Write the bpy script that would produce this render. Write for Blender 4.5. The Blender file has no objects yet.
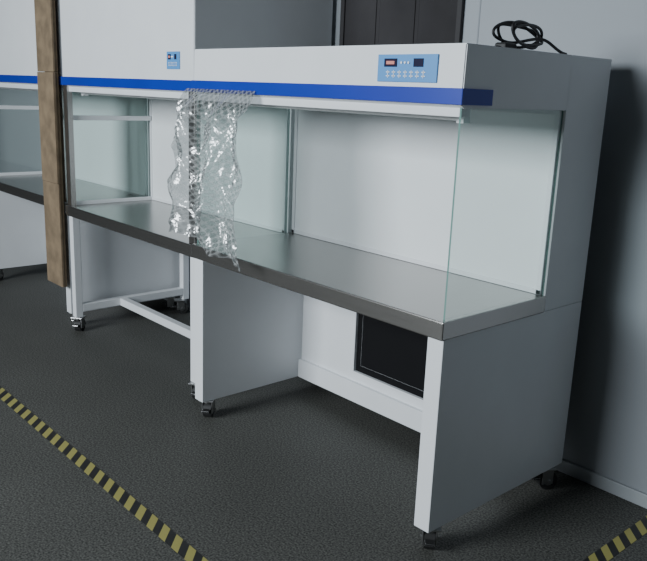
import bpy, bmesh, math, random
from mathutils import Matrix, Vector, noise
random.seed(4)
COL=bpy.context.collection

# ---------------------------------------------------------------- materials
def newmat(name):
    m=bpy.data.materials.new(name); m.use_nodes=True
    nt=m.node_tree; b=nt.nodes["Principled BSDF"]
    return m,nt,b
def paint(name,col,rough=.5,metal=0.,var=.04,scale=6,bump=0.,bscale=200,spec=.5):
    m,nt,b=newmat(name)
    tc=nt.nodes.new("ShaderNodeTexCoord"); n=nt.nodes.new("ShaderNodeTexNoise")
    n.inputs["Scale"].default_value=scale; n.inputs["Detail"].default_value=4
    nt.links.new(tc.outputs["Object"],n.inputs["Vector"])
    r=nt.nodes.new("ShaderNodeValToRGB")
    r.color_ramp.elements[0].position=.3; r.color_ramp.elements[1].position=.7
    r.color_ramp.elements[0].color=[c*(1-var) for c in col]+[1]
    r.color_ramp.elements[1].color=[min(1,c*(1+var)) for c in col]+[1]
    nt.links.new(n.outputs["Fac"],r.inputs["Fac"]); nt.links.new(r.outputs["Color"],b.inputs["Base Color"])
    b.inputs["Roughness"].default_value=rough; b.inputs["Metallic"].default_value=metal
    b.inputs["Specular IOR Level"].default_value=spec
    if bump:
        n2=nt.nodes.new("ShaderNodeTexNoise"); n2.inputs["Scale"].default_value=bscale
        nt.links.new(tc.outputs["Object"],n2.inputs["Vector"])
        bp=nt.nodes.new("ShaderNodeBump"); bp.inputs["Strength"].default_value=bump; bp.inputs["Distance"].default_value=.002
        nt.links.new(n2.outputs["Fac"],bp.inputs["Height"]); nt.links.new(bp.outputs["Normal"],b.inputs["Normal"])
    return m
M={}
M['white']=paint("white_powder_coat",(.76,.78,.80),.42,var=.02)
M['panel']=paint("filter_diffuser_white",(.80,.83,.84),.55,var=.03,scale=3)
M['blue']=paint("blue_trim",(.010,.035,.36),.35,var=.05)
M['label']=paint("label_blue",(.09,.30,.64),.4,var=.03)
M['screen']=paint("display_dark",(.02,.02,.05),.2)
M['led']=paint("display_digits",(.7,.25,.2),.4)
M['print']=paint("label_print",(.85,.88,.92),.5)
M['black']=paint("black_plastic",(.012,.012,.013),.5)
M['grille']=paint("grille_black",(.007,.007,.008),.8,spec=.15)
M['rubber']=paint("caster_rubber",(.02,.02,.02),.6)
M['chrome']=paint("zinc_plate",(.5,.5,.5),.3,metal=1)
M['card']=paint("cardboard",(.20,.145,.09),.85,var=.25,scale=14,bump=.3,bscale=60)
M['wall']=paint("wall_paint",(.33,.355,.38),.7,var=.03,scale=1.5)
M['seam']=paint("wall_joint",(.23,.25,.27),.6)
M['base']=paint("baseboard_grey",(.42,.45,.47),.5)
M['dark']=paint("dark_curtain",(.036,.034,.036),.8,var=.3,scale=3,spec=.2)
M['dark2']=paint("dark_frame",(.05,.048,.05),.7,spec=.2)
M['tube']=paint("lamp_tube",(.85,.87,.88),.25)
def steel():
    m,nt,b=newmat("brushed_steel")
    tc=nt.nodes.new("ShaderNodeTexCoord"); mp=nt.nodes.new("ShaderNodeMapping"); mp.inputs["Scale"].default_value=(2,120,40)
    n=nt.nodes.new("ShaderNodeTexNoise"); n.inputs["Scale"].default_value=4; n.inputs["Detail"].default_value=5
    nt.links.new(tc.outputs["Object"],mp.inputs["Vector"]); nt.links.new(mp.outputs[0],n.inputs["Vector"])
    r=nt.nodes.new("ShaderNodeValToRGB"); r.color_ramp.elements[0].color=(.36,.345,.33,1); r.color_ramp.elements[1].color=(.49,.475,.46,1)
    nt.links.new(n.outputs["Fac"],r.inputs["Fac"]); nt.links.new(r.outputs["Color"],b.inputs["Base Color"])
    b.inputs["Metallic"].default_value=.95; b.inputs["Roughness"].default_value=.27
    bp=nt.nodes.new("ShaderNodeBump"); bp.inputs["Strength"].default_value=.08; bp.inputs["Distance"].default_value=.001
    nt.links.new(n.outputs["Fac"],bp.inputs["Height"]); nt.links.new(bp.outputs["Normal"],b.inputs["Normal"])
    return m
M['steel']=steel()
def schlick(nt,normal=None,f0=.04,scale=.9):
    ge=nt.nodes.new("ShaderNodeNewGeometry"); vm=nt.nodes.new("ShaderNodeVectorMath"); vm.operation='DOT_PRODUCT'
    nt.links.new(ge.outputs["Incoming"],vm.inputs[0]); nt.links.new(normal if normal else ge.outputs["Normal"],vm.inputs[1])
    def mth(op,a,b=None):
        n=nt.nodes.new("ShaderNodeMath"); n.operation=op
        for i,q in enumerate((a,b)):
            if q is None: continue
            if isinstance(q,(int,float)): n.inputs[i].default_value=q
            else: nt.links.new(q,n.inputs[i])
        n.use_clamp = op in('MULTIPLY','SUBTRACT'); return n.outputs[0]
    ab=mth('ABSOLUTE',vm.outputs["Value"]); om=mth('SUBTRACT',1.0,ab); pw=mth('POWER',om,5.0)
    sc=mth('MULTIPLY',pw,scale); return mth('ADD',sc,f0)
def glass():
    m=bpy.data.materials.new("pane_glass"); m.use_nodes=True; nt=m.node_tree; nt.nodes.clear()
    o=nt.nodes.new("ShaderNodeOutputMaterial"); mx=nt.nodes.new("ShaderNodeMixShader")
    t=nt.nodes.new("ShaderNodeBsdfTransparent"); t.inputs[0].default_value=(.92,.96,.95,1)
    g=nt.nodes.new("ShaderNodeBsdfGlossy"); g.inputs["Roughness"].default_value=.02; g.inputs[0].default_value=(.9,1,.97,1)
    nt.links.new(schlick(nt),mx.inputs[0]); nt.links.new(t.outputs[0],mx.inputs[1]); nt.links.new(g.outputs[0],mx.inputs[2])
    nt.links.new(mx.outputs[0],o.inputs[0]); return m
M['glass']=glass()
M['glassedge']=paint("glass_edge_green",(.16,.30,.27),.2)
def floor_mat():
    m,nt,b=newmat("floor_speckled")
    tc=nt.nodes.new("ShaderNodeTexCoord")
    n=nt.nodes.new("ShaderNodeTexNoise"); n.inputs["Scale"].default_value=150; n.inputs["Detail"].default_value=3
    n2=nt.nodes.new("ShaderNodeTexNoise"); n2.inputs["Scale"].default_value=2.2; n2.inputs["Detail"].default_value=5
    for q in (n,n2): nt.links.new(tc.outputs["Object"],q.inputs["Vector"])
    r=nt.nodes.new("ShaderNodeValToRGB"); r.color_ramp.elements[0].position=.36; r.color_ramp.elements[1].position=.68
    r.color_ramp.elements[0].color=(.034,.034,.031,1); r.color_ramp.elements[1].color=(.155,.155,.142,1)
    r2=nt.nodes.new("ShaderNodeValToRGB"); r2.color_ramp.elements[0].color=(.75,.75,.75,1); r2.color_ramp.elements[1].color=(1.15,1.15,1.15,1)
    nt.links.new(n.outputs["Fac"],r.inputs[0]); nt.links.new(n2.outputs["Fac"],r2.inputs[0])
    mx=nt.nodes.new("ShaderNodeMix"); mx.data_type='RGBA'; mx.blend_type='MULTIPLY'; mx.inputs[0].default_value=1
    nt.links.new(r.outputs[0],mx.inputs[6]); nt.links.new(r2.outputs[0],mx.inputs[7]); nt.links.new(mx.outputs[2],b.inputs["Base Color"])
    b.inputs["Roughness"].default_value=.58; b.inputs["Specular IOR Level"].default_value=.28
    return m
M['floor']=floor_mat()
def tape_mat(axis,sgn):
    m,nt,b=newmat("hazard_tape_"+axis)
    tc=nt.nodes.new("ShaderNodeTexCoord"); sp=nt.nodes.new("ShaderNodeSeparateXYZ"); nt.links.new(tc.outputs["Object"],sp.inputs[0])
    ad=nt.nodes.new("ShaderNodeMath"); ad.operation='ADD' if sgn>0 else 'SUBTRACT'
    nt.links.new(sp.outputs[0],ad.inputs[0]); nt.links.new(sp.outputs[1],ad.inputs[1])
    mu=nt.nodes.new("ShaderNodeMath"); mu.operation='MULTIPLY'; mu.inputs[1].default_value=1/.075; nt.links.new(ad.outputs[0],mu.inputs[0])
    f=nt.nodes.new("ShaderNodeMath"); f.operation='FRACT'; nt.links.new(mu.outputs[0],f.inputs[0])
    g=nt.nodes.new("ShaderNodeMath"); g.operation='GREATER_THAN'; g.inputs[1].default_value=.5; nt.links.new(f.outputs[0],g.inputs[0])
    mx=nt.nodes.new("ShaderNodeMix"); mx.data_type='RGBA'; mx.inputs[6].default_value=(.02,.02,.02,1); mx.inputs[7].default_value=(.36,.33,.10,1)
    nt.links.new(g.outputs[0],mx.inputs[0]); nt.links.new(mx.outputs[2],b.inputs["Base Color"]); b.inputs["Roughness"].default_value=.5
    return m
def wrap_mat():
    m=bpy.data.materials.new("bubble_wrap_film"); m.use_nodes=True; nt=m.node_tree; nt.nodes.clear()
    o=nt.nodes.new("ShaderNodeOutputMaterial"); tc=nt.nodes.new("ShaderNodeTexCoord")
    v=nt.nodes.new("ShaderNodeTexVoronoi"); v.inputs["Scale"].default_value=1; v.inputs["Randomness"].default_value=.05
    mp=nt.nodes.new("ShaderNodeMapping"); mp.inputs["Scale"].default_value=(24,32,1); mp.inputs["Rotation"].default_value=(0,0,.6)
    nt.links.new(tc.outputs["UV"],mp.inputs[0]); nt.links.new(mp.outputs[0],v.inputs["Vector"])
    r=nt.nodes.new("ShaderNodeValToRGB"); r.color_ramp.elements[0].position=.25; r.color_ramp.elements[0].color=(1,1,1,1)
    r.color_ramp.elements[1].position=.55; r.color_ramp.elements[1].color=(0,0,0,1); nt.links.new(v.outputs["Distance"],r.inputs[0])
    bp=nt.nodes.new("ShaderNodeBump"); bp.inputs["Strength"].default_value=.3; bp.inputs["Distance"].default_value=.003; nt.links.new(r.outputs[0],bp.inputs["Height"])
    t=nt.nodes.new("ShaderNodeBsdfTransparent"); t.inputs[0].default_value=(.60,.62,.62,1)
    g=nt.nodes.new("ShaderNodeBsdfGlossy"); g.inputs["Roughness"].default_value=.2; g.inputs[0].default_value=(1,1,1,1); nt.links.new(bp.outputs[0],g.inputs["Normal"])
    d=nt.nodes.new("ShaderNodeBsdfDiffuse"); d.inputs[0].default_value=(.80,.82,.82,1)
    q=nt.nodes.new("ShaderNodeMapRange"); q.inputs[1].default_value=0; q.inputs[2].default_value=1; q.inputs[3].default_value=.30; q.inputs[4].default_value=.05
    nt.links.new(r.outputs[0],q.inputs[0])
    m1=nt.nodes.new("ShaderNodeMixShader"); nt.links.new(q.outputs[0],m1.inputs[0]); nt.links.new(t.outputs[0],m1.inputs[1]); nt.links.new(d.outputs[0],m1.inputs[2])
    m2=nt.nodes.new("ShaderNodeMixShader"); nt.links.new(schlick(nt,bp.outputs[0],.12,.8),m2.inputs[0]); nt.links.new(m1.outputs[0],m2.inputs[1]); nt.links.new(g.outputs[0],m2.inputs[2])
    nt.links.new(m2.outputs[0],o.inputs[0]); return m
M['wrap']=wrap_mat()

# ---------------------------------------------------------------- helpers
def link(ob,parent=None):
    COL.objects.link(ob)
    if parent: ob.parent=parent
    return ob
def empty(name):
    e=bpy.data.objects.new(name,None); e.empty_display_size=.1; COL.objects.link(e); return e
def fin(name,bm,mat,parent=None,smooth=False):
    me=bpy.data.meshes.new(name); bm.to_mesh(me); bm.free()
    mats=mat if isinstance(mat,list) else [mat]
    for mm in mats: me.materials.append(mm)
    if smooth:
        for p in me.polygons: p.use_smooth=True
    return link(bpy.data.objects.new(name,me),parent)
def addbox(bm,x0,x1,y0,y1,z0,z1,bev=0,mi=0):
    r=bmesh.ops.create_cube(bm,size=1,matrix=Matrix.Translation(((x0+x1)/2,(y0+y1)/2,(z0+z1)/2))@Matrix.Diagonal((x1-x0,y1-y0,z1-z0,1)))
    for f in {f for v in r['verts'] for f in v.link_faces}: f.material_index=mi
    if bev:
        ed=list({e for v in r['verts'] for e in v.link_edges})
        bmesh.ops.bevel(bm,geom=ed,offset=bev,segments=2,affect='EDGES',profile=.5)
def box(name,x0,x1,y0,y1,z0,z1,mat,parent=None,bev=.002):
    bm=bmesh.new(); addbox(bm,x0,x1,y0,y1,z0,z1,bev); return fin(name,bm,mat,parent)
def addcyl(bm,c,axis,rad,ln,seg=20,mi=0):
    rot={'X':Matrix.Rotation(math.pi/2,4,'Y'),'Y':Matrix.Rotation(math.pi/2,4,'X'),'Z':Matrix.Identity(4)}[axis]
    r=bmesh.ops.create_cone(bm,cap_ends=True,segments=seg,radius1=rad,radius2=rad,depth=ln,matrix=Matrix.Translation(c)@rot)
    for f in {f for v in r['verts'] for f in v.link_faces}: f.material_index=mi
def prism(name,prof,x0,x1,mat,parent,bev=.003):
    bm=bmesh.new(); a=[bm.verts.new((x0,y,z)) for y,z in prof]; b=[bm.verts.new((x1,y,z)) for y,z in prof]
    n=len(prof); bm.faces.new(a); bm.faces.new(b[::-1])
    for i in range(n): bm.faces.new((a[i],b[i],b[(i+1)%n],a[(i+1)%n]))
    bmesh.ops.recalc_face_normals(bm,faces=bm.faces)
    if bev: bmesh.ops.bevel(bm,geom=list(bm.edges),offset=bev,segments=2,affect='EDGES')
    return fin(name,bm,mat,parent)

def caster(name,x,y,h,parent,ang=0.):
    bm=bmesh.new()
    R=h*.40
    addbox(bm,-.032,.032,-.032,.032,h-.006,h,.001,0)
    addcyl(bm,(0,0,h-.010),'Z',.022,.010,20,0)
    for s in(-1,1):
        addbox(bm,s*.021-.002,s*.021+.002,-.014,.028,R-.010,h-.010,.001,0)
    addbox(bm,-.023,.023,-.016,.028,h-.015,h-.010,.001,0)
    addcyl(bm,(0,.014,R),'X',R,.034,28,1)
    addcyl(bm,(0,.014,R),'X',R*.5,.037,18,0)
    addcyl(bm,(0,.014,R),'X',.006,.058,12,0)
    addbox(bm,-.015,.015,-.046,-.012,h*.45,h*.45+.007,.001,1)
    ob=fin(name,bm,[M['chrome'],M['rubber']],parent)
    ob.location=(x,y,0); ob.rotation_euler=(0,0,ang); return ob

def bench(name,x0,x1,y0,D,zt,H,zs=1.338,zb=.0874,t=.058,post=False,grille=True,label='big',cham=.50,stand=False):
    P=empty(name)
    y1=y0+D; yc=y0+cham
    if stand:
        q=.042; bm=bmesh.new()
        for a in (x0,x1-q):
            addbox(bm,a,a+q,y0+.004,y0+.004+q,zb,zt-.055,.003)
            addbox(bm,a,a+q,y1-q,y1,zb,zt-.055,.003)
            addbox(bm,a,a+q,y0+.004+q,y1-q,zb+.03,zb+.03+q,.003)
            addbox(bm,a,a+q,y0+.004+q,y1-q,zt-.055-q,zt-.055,.003)
        addbox(bm,x0+q,x1-q,y0+.27,y0+.27+q,zb+.03,zb+.03+q,.003)
        addbox(bm,x0+q,x1-q,y1-q,y1,zt-.055-q,zt-.055,.003)
        fin("tube_stand",bm,M['white'],P)
    else:
        for s,(a,b) in enumerate(((x0,x0+t),(x1-t,x1))):
            box("lower_side_panel_%d"%(s+1),a,b,y0+.004,y1,zb,zt-.055,M['white'],P)
        yb=yc+.035
        box("lower_back_panel",x0+t,x1-t,yb,yb+.02,zb+.08,zt-.055,M['white'],P)
        box("lower_crossbeam",x0+t,x1-t,yb-.018,yb+.022,zb,zb+.085,M['white'],P)
    box("rear_cabinet",x0,x1,yc+.004,y1,zt-.054,H,M['white'],P)
    box("diffuser_panel",x0+.03,x1-.03,yc-.004,yc+.006,zt+.012,zs-.02,M['panel'],P,.001)
    bm=bmesh.new()
    addbox(bm,x0+.012,x1-.012,yc-.008,yc+.004,zt+.001,zt+.016,.001)
    for a in (x0+.012,x1-.03): addbox(bm,a,a+.018,yc-.008,yc+.004,zt+.001,zs-.01,.001)
    fin("diffuser_frame",bm,M['white'],P)
    prism("header",[(y0,zs+.038),(y0+.002,H),(yc+.01,H),(yc+.01,zs-.008),(y0+.06,zs-.008),(y0+.02,zs-.012),(y0,zs+.0)],x0,x1,M['white'],P)
    bm=bmesh.new()
    addbox(bm,x0-.004,x1+.004,y0-.007,y0+.004,zs,zs+.042,.001)
    for a in((x0-.005,x0+.002),(x1-.002,x1+.005)): addbox(bm,a[0],a[1],y0-.006,y0+.125,zs,zs+.042,.001)
    fin("blue_band",bm,M['blue'],P)
    box("header_lip",x0+.01,x1-.01,y0+.012,y0+.05,zs-.032,zs-.008,M['white'],P)
    bm=bmesh.new(); addcyl(bm,((x0+x1)/2,y0+.085,zs-.03),'X',.013,x1-x0-.14,20,0)
    for a in (x0+.06,x1-.07): addbox(bm,a,a+.025,y0+.07,y0+.10,zs-.05,zs-.005,.002,1)
    fin("fluorescent_tube",bm,[M['tube'],M['white']],P)
    bm=bmesh.new(); addbox(bm,x0-.004,x1+.006,y0-.012,yc+.002,zt-.055,zt,.004)
    fin("steel_worktop",bm,M['steel'],P)
    for s,a in enumerate((x0+.008,x1-.014)):
        bm=bmesh.new(); addbox(bm,a,a+.006,y0+.012,yc+.002,zt-.001,zs-.006,0,0)
        bm.normal_update()
        for f in bm.faces:
            if abs(f.normal.x)<.5: f.material_index=1
        fin("side_glass_%d"%(s+1),bm,[M['glass'],M['glassedge']],P)
    if post:
        for s,(a,b) in enumerate(((x0,x0+.045),(x1-.045,x1))):
            box("steel_post_%d"%(s+1),a,b,y0,y0+.03,zt,zs,M['steel'],P)
        bm=bmesh.new(); addbox(bm,x0+.016,x0+.03,y0+.02,yc,1.16,1.185,.002)
        addbox(bm,x0+.016,x0+.03,y0+.02,yc,zt+.0,zt+.02,.002)
        fin("side_rail",bm,M['white'],P)
    if grille:
        gx0,gx1,gz0,gz1=x1-.865,x1-.34,.225,.56
        bm=bmesh.new()
        for a in ((gx0-.012,gx1+.012,gz0-.012,gz0),(gx0-.012,gx1+.012,gz1,gz1+.012),(gx0-.012,gx0,gz0,gz1),(gx1,gx1+.012,gz0,gz1)):
            addbox(bm,a[0],a[1],yb-.02,yb+.002,a[2],a[3],.001,0)
        addbox(bm,gx0,gx1,yb-.006,yb-.001,gz0,gz1,0,1)
        addbox(bm,gx0+.03,gx1-.03,yb-.010,yb-.006,gz0+.03,gz1-.03,.001,1)
        fin("intake_filter",bm,[M['white'],M['grille']],P)
    i=1
    ti=.021 if stand else t/2
    for xx in (x0+ti,x1-ti):
        for yy,an in ((y0+.05,.3),(y1-.07,-.5)):
            if stand: yy = y0+.026 if yy<y0+.2 else y1-.055
            caster("caster_%d"%i,xx,yy,zb,P,an+.4*(i%2)); i+=1
    if label=='big':
        lx0,lx1,lz0,lz1=x1-.308,x1-.088,zs+.054,zs+.128
    else:
        lx0,lx1,lz0,lz1=x1-.205,x1-.105,zs+.085,zs+.155
    bm=bmesh.new(); addbox(bm,lx0,lx1,y0-.004,y0+.003,lz0,lz1,.001,0)
    w=lx1-lx0;h=lz1-lz0
    fr=y0-.0055
    addbox(bm,lx0+w*.12,lx0+w*.34,fr,y0,lz0+h*.55,lz0+h*.85,0,1)
    addbox(bm,lx0+w*.62,lx0+w*.78,fr,y0,lz0+h*.55,lz0+h*.85,0,1)
    addbox(bm,lx0+w*.16,lx0+w*.30,fr-.001,y0,lz0+h*.64,lz0+h*.76,0,2)
    for k in range(3): addcyl(bm,(lx0+w*(.42+.06*k),fr,lz0+h*.7),'Y',h*.045,.003,10,3)
    for k in range(7):
        cx=lx0+w*(.16+.1*k); 
        addbox(bm,cx,cx+w*.06,fr,y0,lz0+h*.34,lz0+h*.375,0,3)
        addbox(bm,cx,cx+w*.06,fr,y0,lz0+h*.20,lz0+h*.235,0,3)
        addbox(bm,cx+w*.025,cx+w*.035,fr,y0,lz0+h*.15,lz0+h*.42,0,3)
    fin("control_panel",bm,[M['label'],M['screen'],M['led'],M['print']],P)
    return P

main=bench("laminar_flow_bench",-1.283,0,0,.741,.75,1.4926)
b2=bench("laminar_flow_bench",-2.675,-1.42,.09,.73,.712,2.05,post=True,grille=False,label='small',stand=True)
b3=bench("laminar_flow_bench",-4.05,-2.72,.10,.72,.72,2.05,post=True,grille=False,label='small')

# ---------------------------------------------------------------- cardboard edge guard
bm=bmesh.new()
for k,(z0,z1) in enumerate(((.25,.82),(.822,1.40),(1.402,2.02))):
    d=.004*(k%2)
    addbox(bm,-2.915+d,-2.708,.056-d,.068,z0,z1,.002)
    addbox(bm,-2.845,-2.712,.068,.085,z0,z1,.002)
fin("cardboard_edge_guard",bm,M['card'])

# ---------------------------------------------------------------- bubble wrap
def wrap():
    bm=bmesh.new(); nu,nv=130,130; uvl=bm.loops.layers.uv.new("UVMap"); g={}
    def ridge(x,y,s): return abs(noise.noise(Vector((x,y,s))))
    for j in range(nv+1):
        v=j/nv; z=1.350-.56*v
        for i in range(nu+1):
            u=i/nu
            s=u*(.46+.11*v)-.035-.045*v
            x=-1.283+s*.95+.02*noise.noise(Vector((3,v*5,u*2)))
            k=min(1,v*6)
            fold=k*(.026*math.sin(u*15+2.2*math.sin(v*2.4)+1.5*noise.noise(Vector((u*2,v*3,7))))+.05*ridge(u*5+v*1.5,v*3.0,1)+.022*ridge(u*11-v*3,v*8,5)-.03)
            y=-.010-k*.050-.02*v+fold
            zz=z+k*(.02*math.sin(u*5.)*v+.012*noise.noise(Vector((u*6,v*5,9)))-.06*v*max(0,u-.4)+.01*math.sin(u*9))
            y=min(y,-.0095)
            g[i,j]=bm.verts.new((x,y,zz))
    for j in range(nv):
        for i in range(nu):
            f=bm.faces.new((g[i,j],g[i+1,j],g[i+1,j+1],g[i,j+1])); f.smooth=True
            for l,(a,b) in zip(f.loops,((i,j),(i+1,j),(i+1,j+1),(i,j+1))): l[uvl].uv=(a/nu,b/nv)
    return fin("bubble_wrap_sheet",bm,M['wrap'],None,True)
wrap()

# ---------------------------------------------------------------- power cable
def curve(name,pts,rad,mat,parent=None):
    c=bpy.data.curves.new(name,'CURVE'); c.dimensions='3D'; c.bevel_depth=rad; c.bevel_resolution=4
    s=c.splines.new('NURBS'); s.points.add(len(pts)-1)
    for p,q in zip(s.points,pts): p.co=(*q,1)
    s.order_u=4; s.use_endpoint_u=True; c.resolution_u=12
    ob=bpy.data.objects.new(name,c); c.materials.append(mat); return link(ob,parent)
E=empty("power_cable")
zc=1.4926
pts=[]
for k in range(0,48):
    a=k*.5; rr=.098+.014*math.sin(k*.9)
    pts.append((-.12+.03*math.sin(a*.5), .415+rr*math.cos(a), zc+.052+.036*math.sin(a+.5)-.024*math.cos(a)+.006*math.sin(k*1.1)))
pts+=[(-.08,.45,zc+.05),(-.06,.48,zc+.03),(-.05,.52,zc+.006),(-.05,.55,zc+.005)]
curve("cord",pts,.0045,M['black'],E)
pl=bmesh.new(); addbox(pl,-.15,-.11,.32,.38,zc+.0,zc+.026,.006); addcyl(pl,(-.13,.31,zc+.013),'Y',.003,.025,8); fin("plug",pl,M['black'],E)

# ---------------------------------------------------------------- room
box("floor",-9,4,-6,2.2,-.05,0,M['floor'],None,0)
YW=.845
box("wall_back",-9,4,YW,YW+.1,0,3.0,M['wall'],None,0)
bm=bmesh.new()
for xx in (-.62,.58,1.78): addbox(bm,xx,xx+.006,YW-.0015,YW+.001,.05,3.0)
fin("trim_1",bm,M['seam'])
bm=bmesh.new()
addbox(bm,-1.375,-.69,YW-.006,YW-.001,0,2.3,0,0)
for k in range(3):
    xx=-1.36+k*.222; addbox(bm,xx,xx+.20,YW-.010,YW-.006,0.01,2.28,.003,0)
for a in (-1.377,-.715): addbox(bm,a,a+.025,YW-.018,YW-.001,0,2.3,.002,1)
fin("door_1",bm,[M['dark'],M['dark2']])
box("baseboard_back",-.66,4,YW-.012,YW-.0005,0,.05,M['base'],None,.003)
box("hazard_tape",-6,2.4,-.562,-.512,0,.0012,tape_mat('X',1),None,0)
box("hazard_tape",.305,.355,-.49,YW-.02,0,.0012,tape_mat('Y',1),None,0)

# ---------------------------------------------------------------- lights
def area(name,loc,tgt,sx,sy,power,col):
    l=bpy.data.lights.new(name,'AREA'); l.shape='RECTANGLE'; l.size=sx; l.size_y=sy; l.energy=power; l.color=col
    o=bpy.data.objects.new(name,l); o.location=loc
    o.rotation_euler=(Vector(tgt)-Vector(loc)).to_track_quat('-Z','Y').to_euler(); COL.objects.link(o); return o
area("window_light",(-1.5,-5.0,2.3),(-.8,0,.9),2.2,1.6,390,(.87,.945,1))
w=bpy.data.worlds.new("World"); bpy.context.scene.world=w; w.use_nodes=True
w.node_tree.nodes["Background"].inputs[0].default_value=(.74,.84,.92,1); w.node_tree.nodes["Background"].inputs[1].default_value=.03

# ---------------------------------------------------------------- camera
p,a,roll,F=-.2421,-.8339,.04,766.0
f=Vector((math.sin(a)*math.cos(p),math.cos(a)*math.cos(p),math.sin(p)))
r0=f.cross(Vector((0,0,1))).normalized(); u0=r0.cross(f)
r=r0*math.cos(roll)+u0*math.sin(roll); u=-r0*math.sin(roll)+u0*math.cos(roll)
cam=bpy.data.cameras.new("camera"); cam.sensor_width=36; cam.lens=F*36/647; cam.clip_start=.05
co=bpy.data.objects.new("camera",cam); COL.objects.link(co)
co.matrix_world=Matrix(((r.x,u.x,-f.x,1.2845),(r.y,u.y,-f.y,-1.6248),(r.z,u.z,-f.z,1.3588),(0,0,0,1)))
bpy.context.scene.camera=co
